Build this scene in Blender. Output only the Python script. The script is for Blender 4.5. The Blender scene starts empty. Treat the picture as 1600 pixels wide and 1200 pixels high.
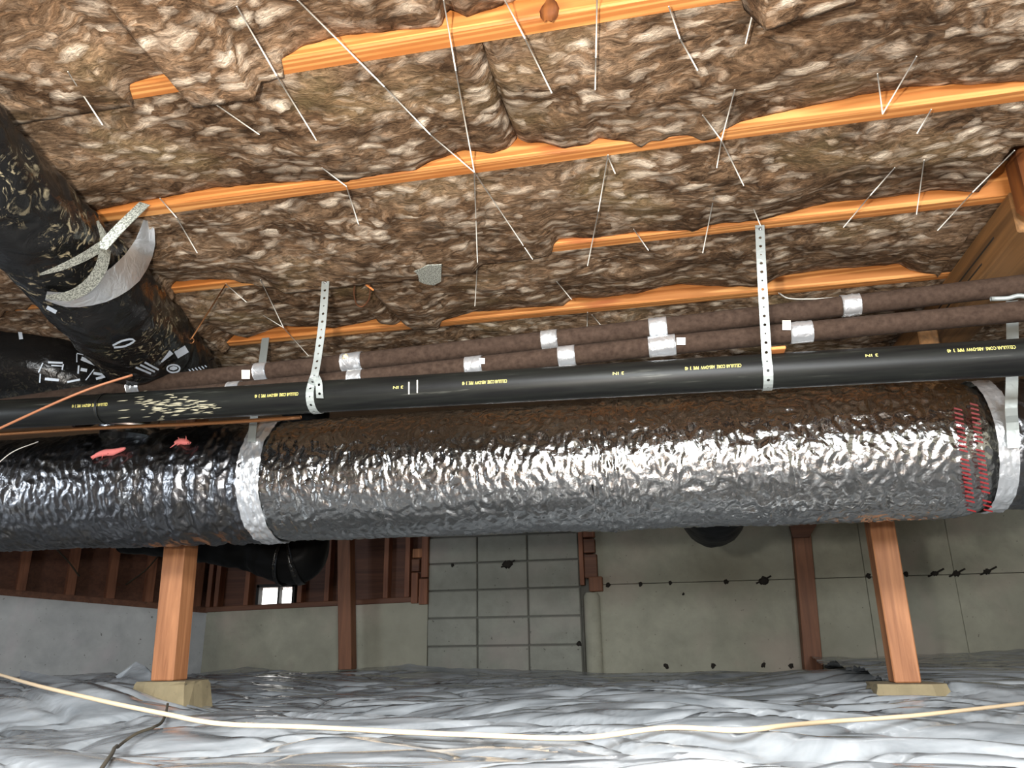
import bpy, math, random
import numpy as np
from mathutils import Vector, Matrix
random.seed(7)
sc = bpy.context.scene

# ------------------------------------------------------------------ camera
F = 1220.0
yaw, pit, rol = math.radians(11.35), math.radians(18.3), math.radians(0.9)
CAM = np.array([0.0, 0.0, 0.22])
fw = np.array([-math.sin(yaw)*math.cos(pit), math.cos(yaw)*math.cos(pit), math.sin(pit)])
r0 = np.array([math.cos(yaw), math.sin(yaw), 0.0]); u0 = np.cross(r0, fw)
RT = math.cos(rol)*r0 - math.sin(rol)*u0
UP = math.sin(rol)*r0 + math.cos(rol)*u0
cd = bpy.data.cameras.new('camera'); cam = bpy.data.objects.new('camera', cd)
sc.collection.objects.link(cam); sc.camera = cam
cd.sensor_width = 36.0; cd.lens = F/1600*36.0; cd.clip_start = 0.02
cam.matrix_world = Matrix(((RT[0], UP[0], -fw[0], CAM[0]), (RT[1], UP[1], -fw[1], CAM[1]),
                           (RT[2], UP[2], -fw[2], CAM[2]), (0, 0, 0, 1)))
# ------------------------------------------------------------------ world, light, exposure
w = bpy.data.worlds.new('world'); sc.world = w; w.use_nodes = True
w.node_tree.nodes['Background'].inputs[0].default_value = (0.75, 0.85, 1.0, 1)
w.node_tree.nodes['Background'].inputs[1].default_value = 0.35
vs = sc.view_settings
vs.view_transform = 'Standard'; vs.look = 'None'; vs.gamma = 1.0; vs.use_curve_mapping = False
vs.exposure = 0.6

def area(name, loc, target, sx, sy, power, col):
    l = bpy.data.lights.new(name, 'AREA'); l.shape = 'RECTANGLE'; l.size = sx; l.size_y = sy
    l.energy = power; l.color = col
    o = bpy.data.objects.new(name, l); sc.collection.objects.link(o); o.location = loc
    d = Vector(target) - Vector(loc); o.rotation_euler = d.to_track_quat('-Z', 'Y').to_euler()
    return o
# daylight through the access opening in the wall behind the photographer
area('daylight_opening', (1.05, -2.42, 0.55), (0.75, 2.0, 0.50), 1.5, 0.32, 125, (0.95, 0.98, 1.0))
# daylight falling through the access hatch in the floor above, behind the photographer
area('hatch_daylight', (-0.1, -1.05, 1.62), (-0.15, 1.2, 0.0), 1.3, 0.9, 250, (0.93, 0.97, 1.0))
# daylight from a vent in the left wall, outside the frame
area('daylight_vent', (-4.6, 0.6, 0.75), (-1.2, 2.4, 0.0), 1.2, 0.5, 32, (0.84, 0.92, 1.0))
# the light on the phone itself
pl = bpy.data.lights.new('phone_light', 'POINT'); pl.energy = 92; pl.shadow_soft_size = 0.03; pl.color = (1.0, 0.95, 0.86)
po = bpy.data.objects.new('phone_light', pl); sc.collection.objects.link(po); po.location = (-0.22, -0.05, 0.30)

# ------------------------------------------------------------------ pixel -> real place
def ray(x, y): return RT*((x-800)/F) + UP*((600-y)/F) + fw
def aY(x, y, Y):
    d = ray(x, y); return CAM + d*(Y/d[1])
def aZ(x, y, z):
    d = ray(x, y); return CAM + d*((z-CAM[2])/d[2])
def aD(x, y, D): return CAM + ray(x, y)*D

# ------------------------------------------------------------------ noise
_rs = np.random.RandomState(3)
_perm = _rs.permutation(512); _perm = np.concatenate([_perm, _perm, _perm])
_ga = _rs.rand(512)*2*np.pi
def gn(x, y, seed=0):
    x = np.asarray(x, float); y = np.asarray(y, float)
    xi = np.floor(x).astype(int); yi = np.floor(y).astype(int)
    xf = x-xi; yf = y-yi
    def g(i, j, dx, dy):
        h = _perm[(_perm[(i + seed*37) & 511] + j) & 511]
        a = _ga[h]; return np.cos(a)*dx + np.sin(a)*dy
    u = xf*xf*xf*(xf*(xf*6-15)+10); v = yf*yf*yf*(yf*(yf*6-15)+10)
    a = g(xi, yi, xf, yf); b = g(xi+1, yi, xf-1, yf); c = g(xi, yi+1, xf, yf-1); d = g(xi+1, yi+1, xf-1, yf-1)
    return (a*(1-u)+b*u)*(1-v) + (c*(1-u)+d*u)*v
def fbm(x, y, seed=0, o=4, gain=0.5):
    t = 0; a = 1
    for i in range(o):
        t = t + a*gn(x*2**i, y*2**i, seed+i); a *= gain
    return t

# ------------------------------------------------------------------ objects
def wloc(o):
    v = Vector((0, 0, 0))
    while o is not None: v += o.location; o = o.parent
    return v
def add(name, verts, faces, mat, parent=None, smooth=False, origin=None):
    V = np.asarray(verts, float)
    if parent is not None: off = np.array(wloc(parent)); loc = (0, 0, 0)
    else:
        off = np.array(origin if origin is not None else
                       ((V[:, 0].min()+V[:, 0].max())/2, (V[:, 1].min()+V[:, 1].max())/2, V[:, 2].min())); loc = tuple(off)
    me = bpy.data.meshes.new(name); me.from_pydata([tuple(p) for p in (V-off)], [], faces); me.update()
    if smooth: me.polygons.foreach_set('use_smooth', [True]*len(me.polygons))
    me.materials.append(mat)
    o = bpy.data.objects.new(name, me); sc.collection.objects.link(o); o.location = loc
    if parent is not None: o.parent = parent
    return o
def empty(name, loc):
    o = bpy.data.objects.new(name, None); sc.collection.objects.link(o); o.location = tuple(loc); o.empty_display_size = 0.05
    return o
def tag(o, label, cat, group=None):
    o['label'] = label; o['category'] = cat
    if group: o['group'] = group
    return o
def struct(o): o['kind'] = 'structure'; return o

def box(x0, x1, y0, y1, z0, z1, b=0.0):
    """box with chamfered edges -> verts, faces"""
    if b <= 0:
        v = [(x, y, z) for x in (x0, x1) for y in (y0, y1) for z in (z0, z1)]
        f = [(0, 1, 3, 2), (4, 6, 7, 5), (0, 4, 5, 1), (2, 3, 7, 6), (0, 2, 6, 4), (1, 5, 7, 3)]
        return v, f
    import bmesh
    bm = bmesh.new(); v, f = box(x0, x1, y0, y1, z0, z1)
    vv = [bm.verts.new(p) for p in v]
    for q in f: bm.faces.new([vv[i] for i in q])
    bmesh.ops.recalc_face_normals(bm, faces=bm.faces)
    bmesh.ops.bevel(bm, geom=list(bm.edges), offset=b, segments=1, profile=0.5, affect='EDGES')
    bm.verts.ensure_lookup_table(); bm.verts.index_update()
    V = [tuple(p.co) for p in bm.verts]; Fc = [[q.index for q in fa.verts] for fa in bm.faces]
    bm.free(); return V, Fc
def join(*parts):
    V = []; Fc = []
    for v, f in parts:
        n = len(V); V += [tuple(p) for p in v]; Fc += [[i+n for i in q] for q in f]
    return V, Fc
def grid_faces(nu, nv, wrap=False):
    f = []
    for i in range(nu-1):
        for j in range(nv if wrap else nv-1):
            k = (j+1) % nv
            f.append((i*nv+j, (i+1)*nv+j, (i+1)*nv+k, i*nv+k))
    return f
def spline(P, n):
    P = np.asarray(P, float); m = len(P)
    if m == 2:
        t = np.linspace(0, 1, n)[:, None]; return P[0]*(1-t)+P[1]*t
    L = np.concatenate([[0], np.cumsum(np.linalg.norm(np.diff(P[:, :3], axis=0), axis=1)**0.5)]); t = np.linspace(0, L[-1], n)
    M = np.zeros_like(P)
    for i in range(m):
        a, b = max(i-1, 0), min(i+1, m-1); M[i] = (P[b]-P[a])/(L[b]-L[a])
    out = []
    for q in t:
        i = min(np.searchsorted(L, q, 'right')-1, m-2); h = L[i+1]-L[i]; s = (q-L[i])/h
        out.append((2*s**3-3*s**2+1)*P[i]+(s**3-2*s**2+s)*h*M[i]+(-2*s**3+3*s**2)*P[i+1]+(s**3-s**2)*h*M[i+1])
    return np.array(out)
def frames(P):
    T = np.gradient(P, axis=0); T /= np.linalg.norm(T, axis=1)[:, None]
    up = np.array([0, 0, 1.0]) if abs(T[0][2]) < 0.9 else np.array([0, 1.0, 0])
    N = []; n = up - T[0]*np.dot(up, T[0]); n /= np.linalg.norm(n)
    for t in T:
        n = n - t*np.dot(n, t); n = n/np.linalg.norm(n); N.append(n)
    N = np.array(N); return T, N, np.cross(T, N)
def tube(P, rad, ns=12, cap=True, disp=None):
    P = np.asarray(P, float); T, N, B = frames(P); n = len(P)
    rad = np.broadcast_to(np.asarray(rad, float), (n,))
    th = np.arange(ns)/ns*2*np.pi
    R = np.repeat(rad[:, None], ns, 1)
    if disp is not None:
        s = np.concatenate([[0], np.cumsum(np.linalg.norm(np.diff(P, axis=0), axis=1))])
        R = R + disp(np.repeat(s[:, None], ns, 1), np.repeat(th[None], n, 0))
    V = P[:, None, :] + R[..., None]*(np.cos(th)[None, :, None]*N[:, None, :] + np.sin(th)[None, :, None]*B[:, None, :])
    V = V.reshape(-1, 3); f = [tuple(reversed(q)) for q in grid_faces(n, ns, True)]
    if cap: f += [tuple(range(ns)), tuple(reversed(range((n-1)*ns, n*ns)))]
    return V, f
def wire(P, r, n=None, ns=6):
    return tube(spline(P, n or max(2, 6*(len(P)-1)+1)) if len(P) > 2 else np.asarray(P, float), r, ns)
def ribbon(P, W, th):
    """P centre points, W half-width vectors per point, th thickness -> closed strip"""
    P = np.asarray(P, float); W = np.asarray(W, float); n = len(P)
    T = np.gradient(P, axis=0); Nn = np.cross(T, W); Nn /= np.linalg.norm(Nn, axis=1)[:, None]
    V = np.stack([P-W-Nn*th/2, P+W-Nn*th/2, P+W+Nn*th/2, P-W+Nn*th/2], 1).reshape(-1, 3)
    f = grid_faces(n, 4, True) + [(3, 2, 1, 0), tuple((n-1)*4+i for i in range(4))]
    return V, f
def hit(x, y, P, rad, lift=0.0):
    """first place where the view line through a pixel meets a tube"""
    P = np.asarray(P, float); rad = np.broadcast_to(np.asarray(rad, float), (len(P),))
    A, Bv = P[:-1], P[1:]-P[:-1]; L2 = (Bv**2).sum(1); d = ray(x, y)
    def g(D):
        q = CAM+d*D; t = np.clip(((q-A)*Bv).sum(1)/L2, 0, 1)
        return (np.linalg.norm(q-(A+Bv*t[:, None]), axis=1)-(rad[:-1]*(1-t)+rad[1:]*t)-lift).min()
    best = (9, 2)
    D = 0.7
    while D < 7:
        v = g(D)
        if v < best[0]: best = (v, D)
        if v <= 0.0005:
            return CAM+d*D
        D += max(0.0006, v*0.6)
    return CAM+d*best[1]

# ------------------------------------------------------------------ materials
def mat(name, rough=0.6, metal=0.0, col=(0.5, 0.5, 0.5)):
    m = bpy.data.materials.new(name); m.use_nodes = True
    b = m.node_tree.nodes['Principled BSDF']
    b.inputs['Base Color'].default_value = (*col, 1); b.inputs['Roughness'].default_value = rough; b.inputs['Metallic'].default_value = metal
    return m, m.node_tree, b
def coord(nt, scale, kind='Object', rot=(0, 0, 0)):
    t = nt.nodes.new('ShaderNodeTexCoord'); mp = nt.nodes.new('ShaderNodeMapping')
    mp.inputs['Scale'].default_value = scale; mp.inputs['Rotation'].default_value = rot
    nt.links.new(t.outputs[kind], mp.inputs[0]); return mp.outputs[0]
def noise(nt, vec, scale, detail=4, rough=0.55, dist=0.0):
    n = nt.nodes.new('ShaderNodeTexNoise'); n.inputs['Scale'].default_value = scale; n.inputs['Detail'].default_value = detail
    n.inputs['Roughness'].default_value = rough; n.inputs['Distortion'].default_value = dist
    nt.links.new(vec, n.inputs['Vector']); return n.outputs['Fac']
def ramp(nt, fac, stops):
    r = nt.nodes.new('ShaderNodeValToRGB'); e = r.color_ramp.elements
    while len(e) < len(stops): e.new(0.5)
    for q, (p, c) in zip(e, stops): q.position = p; q.color = (*c, 1) if len(c) == 3 else c
    nt.links.new(fac, r.inputs[0]); return r.outputs[0]
def mix(nt, fac, a, b, mode='MIX'):
    n = nt.nodes.new('ShaderNodeMix'); n.data_type = 'RGBA'; n.blend_type = mode
    for s, v in ((0, fac), (6, a), (7, b)):
        if hasattr(v, 'links'): nt.links.new(v, n.inputs[s])
        else: n.inputs[s].default_value = v if not isinstance(v, tuple) else (*v, 1)
    return n.outputs[2]
def bump(nt, b, h, strength, dist=0.01):
    n = nt.nodes.new('ShaderNodeBump'); n.inputs['Strength'].default_value = strength; n.inputs['Distance'].default_value = dist
    nt.links.new(h, n.inputs['Height']); nt.links.new(n.outputs[0], b.inputs['Normal'])

def wood(name, dark, light, along='X', knots=(0.10, 0.03, 0.01), rough=0.65, rings=0.0):
    m, nt, b = mat(name, rough)
    s = {'X': (1.2, 22, 22), 'Y': (22, 1.2, 22), 'Z': (22, 22, 1.2)}[along]
    v = coord(nt, s); n = noise(nt, v, 1.5, 5, 0.6, 0.7)
    c = ramp(nt, n, [(0.30, dark), (0.5, tuple(0.5*(p+q) for p, q in zip(dark, light))), (0.72, light)])
    if rings:
        rn = noise(nt, coord(nt, (0.35, 9, 9)), 1.0, 2, 0.4, 0.3); sm = nt.nodes.new('ShaderNodeMath'); sm.operation = 'MULTIPLY'; nt.links.new(rn, sm.inputs[0]); sm.inputs[1].default_value = 85
        sn = nt.nodes.new('ShaderNodeMath'); sn.operation = 'SINE'; nt.links.new(sm.outputs[0], sn.inputs[0])
        c = mix(nt, ramp(nt, sn.outputs[0], [(0.0, (rings, rings, rings)), (0.75, (0, 0, 0))]), c, tuple(p*0.8 for p in dark))
    v2 = coord(nt, {'X': (3, 14, 14), 'Y': (14, 3, 14), 'Z': (14, 14, 3)}[along]); k = noise(nt, v2, 1.0, 2, 0.4)
    kr = ramp(nt, k, [(0.70, (0, 0, 0)), (0.78, (1, 1, 1))])
    c = mix(nt, kr, c, knots)
    nt.links.new(c, b.inputs['Base Color']); bump(nt, b, n, 0.35, 0.004); return m
M = {}
M['joist'] = wood('joist_fir', (0.55, 0.18, 0.035), (0.98, 0.50, 0.17), 'X', (0.42, 0.12, 0.03), 0.6, 0.75)
M['girder'] = wood('girder_fir', (0.10, 0.050, 0.018), (0.34, 0.165, 0.055), 'Y')
M['girder_end'] = wood('girder_end', (0.10, 0.028, 0.008), (0.30, 0.10, 0.02), 'Z')
M['post'] = wood('post_fir', (0.22, 0.080, 0.028), (0.46, 0.20, 0.085), 'Z', (0.10, 0.04, 0.02))
M['post_dark'] = wood('post_dark', (0.16, 0.065, 0.035), (0.28, 0.12, 0.06), 'Z', (0.06, 0.02, 0.012))
M['stud'] = wood('stud', (0.15, 0.055, 0.028), (0.30, 0.12, 0.06), 'Z')
M['plate'] = wood('plate', (0.09, 0.035, 0.02), (0.19, 0.08, 0.04), 'X')
M['sheath'] = wood('sheathing', (0.07, 0.026, 0.014), (0.14, 0.055, 0.028), 'X')
M['subfloor'] = wood('subfloor', (0.20, 0.10, 0.05), (0.32, 0.18, 0.08), 'X')

# glass-wool: brown with cream tufts
m, nt, b = mat('glass_wool', 0.95); v = coord(nt, (1, 1.5, 1.5))
sw = nt.nodes.new('ShaderNodeTexNoise'); sw.inputs['Scale'].default_value = 4.5; sw.inputs['Detail'].default_value = 2; nt.links.new(v, sw.inputs['Vector'])
sa = nt.nodes.new('ShaderNodeVectorMath'); sa.operation = 'MULTIPLY_ADD'; nt.links.new(sw.outputs['Color'], sa.inputs[0]); sa.inputs[1].default_value = (0.17, 0.17, 0.17); nt.links.new(v, sa.inputs[2])
wn = nt.nodes.new('ShaderNodeTexNoise'); wn.inputs['Scale'].default_value = 17; wn.inputs['Detail'].default_value = 4; nt.links.new(v, wn.inputs['Vector'])
wa = nt.nodes.new('ShaderNodeVectorMath'); wa.operation = 'MULTIPLY_ADD'; nt.links.new(wn.outputs['Color'], wa.inputs[0]); wa.inputs[1].default_value = (0.06, 0.06, 0.06); nt.links.new(sa.outputs[0], wa.inputs[2])
ms = nt.nodes.new('ShaderNodeMapping'); ms.inputs['Scale'].default_value = (0.85, 1.15, 1.0); nt.links.new(wa.outputs[0], ms.inputs[0]); q = ms.outputs[0]
n1 = noise(nt, v, 5.5, 4, 0.6, 1.0); n2 = noise(nt, q, 30, 5, 0.65, 1.2); n4 = noise(nt, v, 2.6, 3, 0.5, 0.3)
mf = nt.nodes.new('ShaderNodeMapping'); mf.inputs['Scale'].default_value = (0.6, 1.7, 1.2); nt.links.new(wa.outputs[0], mf.inputs[0]); n3 = noise(nt, mf.outputs[0], 95, 3, 0.6, 0.6)
def vor(sc_, lo, hi, p0, p1):
    vo = nt.nodes.new('ShaderNodeTexVoronoi'); vo.inputs['Scale'].default_value = sc_; nt.links.new(q, vo.inputs['Vector'])
    sp = nt.nodes.new('ShaderNodeSeparateColor'); nt.links.new(vo.outputs['Color'], sp.inputs[0])
    return (mix(nt, 1.0, ramp(nt, vo.outputs['Distance'], [(lo, (1, 1, 1)), (hi, (0, 0, 0))]), ramp(nt, sp.outputs[0], [(p0, (0, 0, 0)), (p1, (1, 1, 1))]), 'MULTIPLY'), vo.outputs['Distance'])
t1, d1 = vor(21, 0.10, 0.62, 0.30, 1.0); t2, d2 = vor(46, 0.10, 0.55, 0.45, 1.0)
c1 = ramp(nt, n1, [(0.30, (0.065, 0.038, 0.021)), (0.48, (0.15, 0.095, 0.056)), (0.66, (0.27, 0.185, 0.118))])
c2 = ramp(nt, n2, [(0.32, (0.30, 0.27, 0.24)), (0.50, (0.90, 0.87, 0.84)), (0.68, (1.6, 1.5, 1.4))])
cc = mix(nt, 1.0, c1, c2, 'MULTIPLY')
cc = mix(nt, ramp(nt, n4, [(0.58, (0, 0, 0)), (0.72, (0.30, 0.30, 0.30))]), cc, (0.30, 0.235, 0.11))
cc = mix(nt, mix(nt, 1.0, t2, (0.60, 0.60, 0.60), 'MULTIPLY'), cc, (0.62, 0.49, 0.36))
cc = mix(nt, mix(nt, 1.0, t1, (0.95, 0.95, 0.95), 'MULTIPLY'), cc, (0.86, 0.74, 0.59))
cc = mix(nt, 1.0, cc, ramp(nt, n3, [(0.32, (0.60, 0.56, 0.53)), (0.62, (1.20, 1.20, 1.20))]), 'MULTIPLY')
nt.links.new(cc, b.inputs['Base Color'])
h0 = nt.nodes.new('ShaderNodeMath'); h0.operation = 'MULTIPLY_ADD'; nt.links.new(n3, h0.inputs[0]); h0.inputs[1].default_value = 0.45; nt.links.new(n2, h0.inputs[2])
h = nt.nodes.new('ShaderNodeMath'); h.operation = 'MULTIPLY_ADD'; nt.links.new(t1, h.inputs[0]); h.inputs[1].default_value = 0.5; nt.links.new(h0.outputs[0], h.inputs[2])
bump(nt, b, h.outputs[0], 0.6, 0.012); b.inputs['Specular IOR Level'].default_value = 0.15
M['wool'] = m

# foil
def foil(name, col, rough, bs, bscale, dirt=None):
    m, nt, b = mat(name, rough, 1.0, col); v = coord(nt, (1, 1, 1))
    n = noise(nt, v, bscale, 3, 0.5, 0.8); bump(nt, b, n, bs, 0.006)
    if dirt:
        d = noise(nt, v, 9, 5, 0.65, 0.5); f = ramp(nt, d, [(0.50, (0, 0, 0)), (0.75, (1, 1, 1))])
        nt.links.new(mix(nt, f, (*col,), dirt), b.inputs['Base Color'])
    return m
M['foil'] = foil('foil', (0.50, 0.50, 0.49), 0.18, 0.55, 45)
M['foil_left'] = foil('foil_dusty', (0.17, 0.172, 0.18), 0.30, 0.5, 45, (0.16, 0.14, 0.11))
M['tape'] = foil('foil_tape', (0.86, 0.88, 0.90), 0.30, 0.6, 40)
M['tape'].node_tree.nodes['Principled BSDF'].inputs['Metallic'].default_value = 0.8
M['galv'] = foil('galvanised', (0.42, 0.455, 0.44), 0.45, 0.15, 60)
M['galv'].node_tree.nodes['Principled BSDF'].inputs['Metallic'].default_value = 0.5
M['collar'] = foil('collar_steel', (0.8, 0.82, 0.82), 0.22, 0.1, 40)
M['nail'] = mat('nail_steel', 0.4, 1.0, (0.4, 0.4, 0.4))[0]
# black plastics
def black(name, rough, dust):
    m, nt, b = mat(name, rough, 0, (0.008, 0.008, 0.008)); v = coord(nt, (1, 1, 1))
    n = noise(nt, v, 28, 5, 0.7, 1.6); k = noise(nt, v, 4.5, 2, 0.5, 0.2)
    mm = nt.nodes.new('ShaderNodeMath'); mm.operation = 'MULTIPLY'
    nt.links.new(ramp(nt, n, [(0.54, (0, 0, 0)), (0.66, (1, 1, 1))]), mm.inputs[0]); nt.links.new(ramp(nt, k, [(0.50, (0, 0, 0)), (0.62, (1, 1, 1))]), mm.inputs[1])
    mx = nt.nodes.new('ShaderNodeMath'); mx.operation = 'MULTIPLY'; nt.links.new(mm.outputs[0], mx.inputs[0]); mx.inputs[1].default_value = dust
    nt.links.new(mix(nt, mx.outputs[0], (0.008, 0.008, 0.008), (0.62, 0.53, 0.34)), b.inputs['Base Color'])
    b.inputs['Specular IOR Level'].default_value = 0.3; bump(nt, b, noise(nt, v, 22, 4, 0.6, 0.8), 0.5, 0.01); return m
M['black_duct'] = black('black_duct', 0.22, 0.75)
M['black_clean'] = black('black_clean', 0.25, 0.05)
m, nt, b = mat('black_matte', 0.5, 0, (0.004, 0.004, 0.004)); b.inputs['Specular IOR Level'].default_value = 0.12; M['black_matte'] = m
m, nt, b = mat('abs_pipe', 0.42); v = coord(nt, (2, 30, 30)); n = noise(nt, v, 2, 5, 0.6, 0.3)
nt.links.new(ramp(nt, n, [(0.35, (0.006, 0.006, 0.006)), (0.62, (0.013, 0.014, 0.012)), (0.74, (0.07, 0.07, 0.06))]), b.inputs['Base Color'])
v2 = coord(nt, (1, 1, 1)); bump(nt, b, noise(nt, v2, 60, 3), 0.06, 0.003); b.inputs['Specular IOR Level'].default_value = 0.22
M['abs'] = m
m, nt, b = mat('foam_sleeve', 0.9); b.inputs['Specular IOR Level'].default_value = 0.2; n = noise(nt, coord(nt, (1, 1, 1)), 70, 4, 0.6)
nt.links.new(ramp(nt, n, [(0.3, (0.030, 0.0175, 0.0115)), (0.7, (0.062, 0.039, 0.027))]), b.inputs['Base Color']); bump(nt, b, n, 0.3, 0.004)
M['foam'] = m
# concrete
def concrete(name, a, bb, sc_=5):
    m, nt, b = mat(name, 0.9); v = coord(nt, (1, 1, 1))
    n = noise(nt, v, sc_, 6, 0.62, 0.2); n2 = noise(nt, v, 1.3, 3, 0.5)
    c = ramp(nt, n, [(0.28, a), (0.72, bb)])
    c = mix(nt, ramp(nt, n2, [(0.35, (0, 0, 0)), (0.7, (0.7, 0.7, 0.7))]), c, tuple(q*0.62 for q in bb))
    n5 = noise(nt, v, 2.1, 3, 0.5, 0.4); c = mix(nt, ramp(nt, n5, [(0.52, (0, 0, 0)), (0.70, (0.5, 0.5, 0.5))]), c, (bb[0]*1.02, bb[1]*.86, bb[2]*.92))
    s = noise(nt, v, 40, 2, 0.5); c = mix(nt, ramp(nt, s, [(0.70, (0, 0, 0)), (0.76, (0.7, 0.7, 0.7))]), c, (0.06, 0.055, 0.045))
    nt.links.new(c, b.inputs['Base Color']); bump(nt, b, n, 0.25, 0.01); return m
M['conc'] = concrete('concrete', (0.28, 0.28, 0.22), (0.46, 0.45, 0.36))
M['conc_left'] = concrete('concrete_left', (0.42, 0.44, 0.45), (0.68, 0.70, 0.70))
M['block'] = concrete('block', (0.25, 0.255, 0.22), (0.36, 0.365, 0.315), 9)
M['mortar'] = concrete('mortar', (0.13, 0.13, 0.11), (0.18, 0.18, 0.155), 12)
M['pier'] = concrete('pier_concrete', (0.16, 0.13, 0.075), (0.32, 0.26, 0.15), 8)
M['tie'] = mat('tie_stain', 0.9, 0, (0.02, 0.016, 0.012))[0]
M['soil'] = concrete('soil', (0.07, 0.045, 0.03), (0.15, 0.10, 0.07), 12)
# vapour barrier
m, nt, b = mat('poly_sheet', 0.20, 0, (0.36, 0.40, 0.44)); v = coord(nt, (0.5, 2.2, 1)); n = noise(nt, v, 5, 5, 0.6, 0.9)
nt.links.new(ramp(nt, n, [(0.3, (0.17, 0.187, 0.20)), (0.7, (0.40, 0.425, 0.445))]), b.inputs['Base Color'])
v2 = coord(nt, (1.0, 2.0, 1)); bump(nt, b, noise(nt, v2, 5, 3, 0.5, 0.6), 0.22, 0.03)
b.inputs['Coat Weight'].default_value = 0.7; b.inputs['Coat Roughness'].default_value = 0.12; b.inputs['Specular IOR Level'].default_value = 0.7
M['poly'] = m
M['twine'] = mat('white_twine', 0.8, 0, (0.85, 0.82, 0.74))[0]
M['cord'] = mat('pale_cord', 0.7, 0, (0.74, 0.56, 0.36))[0]
M['rust'] = mat('rusty_wire', 0.6, 0.3, (0.28, 0.11, 0.05))[0]
M['copper'] = mat('dull_copper', 0.45, 0.8, (0.45, 0.20, 0.08))[0]
M['dark'] = mat('dark_stem', 0.9, 0, (0.05, 0.04, 0.025))[0]
M['pink'] = mat('pink_wool', 0.95, 0, (0.85, 0.24, 0.22))[0]
M['yellow'] = mat('yellow_print', 0.6, 0, (0.85, 0.75, 0.22))[0]
M['white'] = mat('white_print', 0.6, 0, (0.60, 0.68, 0.78))[0]
M['tag'] = mat('white_tag', 0.6, 0, (0.85, 0.80, 0.70))[0]
M['red'] = mat('red_print', 0.5, 0, (0.20, 0.010, 0.012))[0]
M['chip'] = mat('wood_chip', 0.8, 0, (0.70, 0.25, 0.07))[0]
M['cream'] = mat('foam_blob', 0.8, 0, (0.75, 0.62, 0.38))[0]
# woven grey strap
m, nt, b = mat('woven_strap', 0.6); v = coord(nt, (1, 1, 1))
ww = nt.nodes.new('ShaderNodeTexNoise'); ww.inputs['Scale'].default_value = 260; nt.links.new(v, ww.inputs['Vector'])
nt.links.new(ramp(nt, ww.outputs['Fac'], [(0.40, (0.14, 0.15, 0.13)), (0.58, (0.52, 0.54, 0.48))]), b.inputs['Base Color'])
M['strap'] = m
m, nt, b = mat('daylight_pane', 0.5, 0, (1, 1, 1)); b.inputs['Emission Color'].default_value = (1, 1, 0.96, 1); b.inputs['Emission Strength'].default_value = 2.2
M['pane'] = m
M['frame'] = mat('vent_frame', 0.7, 0, (0.012, 0.010, 0.008))[0]

# ================================================================== SETTING
HB = 1.246                                   # underside of the joists
YW = 6.1                                     # far wall
def Xw(x, y, Y=YW): return aY(x, y, Y)[0]
def Zw(x, y, Y=YW): return aY(x, y, Y)[2]
fl = struct(add('floor', *box(-6.5, 3.3, -2.5, 6.4, -0.30, -0.16), M['soil']))
ce = struct(add('ceiling', *join(box(-6.5, 3.3, -0.55, 6.4, 1.455, 1.48), box(-6.5, 3.3, -2.5, -1.55, 1.455, 1.48), box(-6.5, -0.8, -1.55, -0.55, 1.455, 1.48), box(0.65, 3.3, -1.55, -0.55, 1.455, 1.48)), M['subfloor']))

# ---- far wall: concrete pours, block infill, low wall with a framed pony wall on it
xb0, xb1 = Xw(668, 940), Xw(907, 940)
bw = (xb1-xb0)/3; bh = 0.2075
zr = [Zw(790, y) for y in (1048, 1006, 964, 922, 880, 830)]
wb = struct(add('wall_back', *join(box(xb0, xb1, YW+0.03, YW+0.2, -0.05, 1.455),
                                   box(Xw(318, 1000), xb0, YW+0.06, YW+0.2, -0.05, Zw(665, 940)-0.06),
                                   box(xb1, 3.0, YW+0.06, YW+0.2, -0.05, 1.455)), M['mortar'], origin=(0, YW+.1, -0.05)))
rr = random.Random(2)
zc = [-0.03+i*bh for i in range(8)]
zoff = Zw(790, 964)-(-0.03+2*bh)
for i in range(7):
    for j in range(3):
        z0 = zc[i]+zoff; z1 = min(z0+bh, 1.45)
        d = rr.uniform(-0.008, 0.008)
        add('block', *box(xb0+j*bw+0.006, xb0+(j+1)*bw-0.006, YW+d, YW+0.04, z0+0.006, z1-0.006, 0.005), M['block'], wb)
for (a, c) in ((318, 531), (531, 668)):                                  # low concrete
    za = Zw(a, 957); zb = Zw(c, 941)
    x0, x1 = Xw(a, 1000), Xw(c, 1000)
    V, Fc = box(x0+0.004, x1-0.004, YW, YW+0.1, -0.05, 1, 0.0)
    V = [(x, y, z if z < 0 else (Zw(318, 957) + (Zw(665, 940)-Zw(318, 957))*(x-Xw(318, 1000))/(Xw(665, 1000)-Xw(318, 1000)))) for x, y, z in V]
    add('concrete_panel', V, Fc, M['conc'], wb)
zl = Zw(1270, 904)
xs = [xb1+0.11, Xw(1352, 900), Xw(1492, 900), 3.0]
for i in range(3):
    for (z0, z1) in ((-0.05, zl), (zl, 1.45)):
        add('concrete_panel', *box(xs[i]+0.0015, xs[i+1]-0.0015, YW+rr.uniform(-.004, .004), YW+0.1, z0+0.002, z1-0.002, 0.003), M['conc'], wb)
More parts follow.
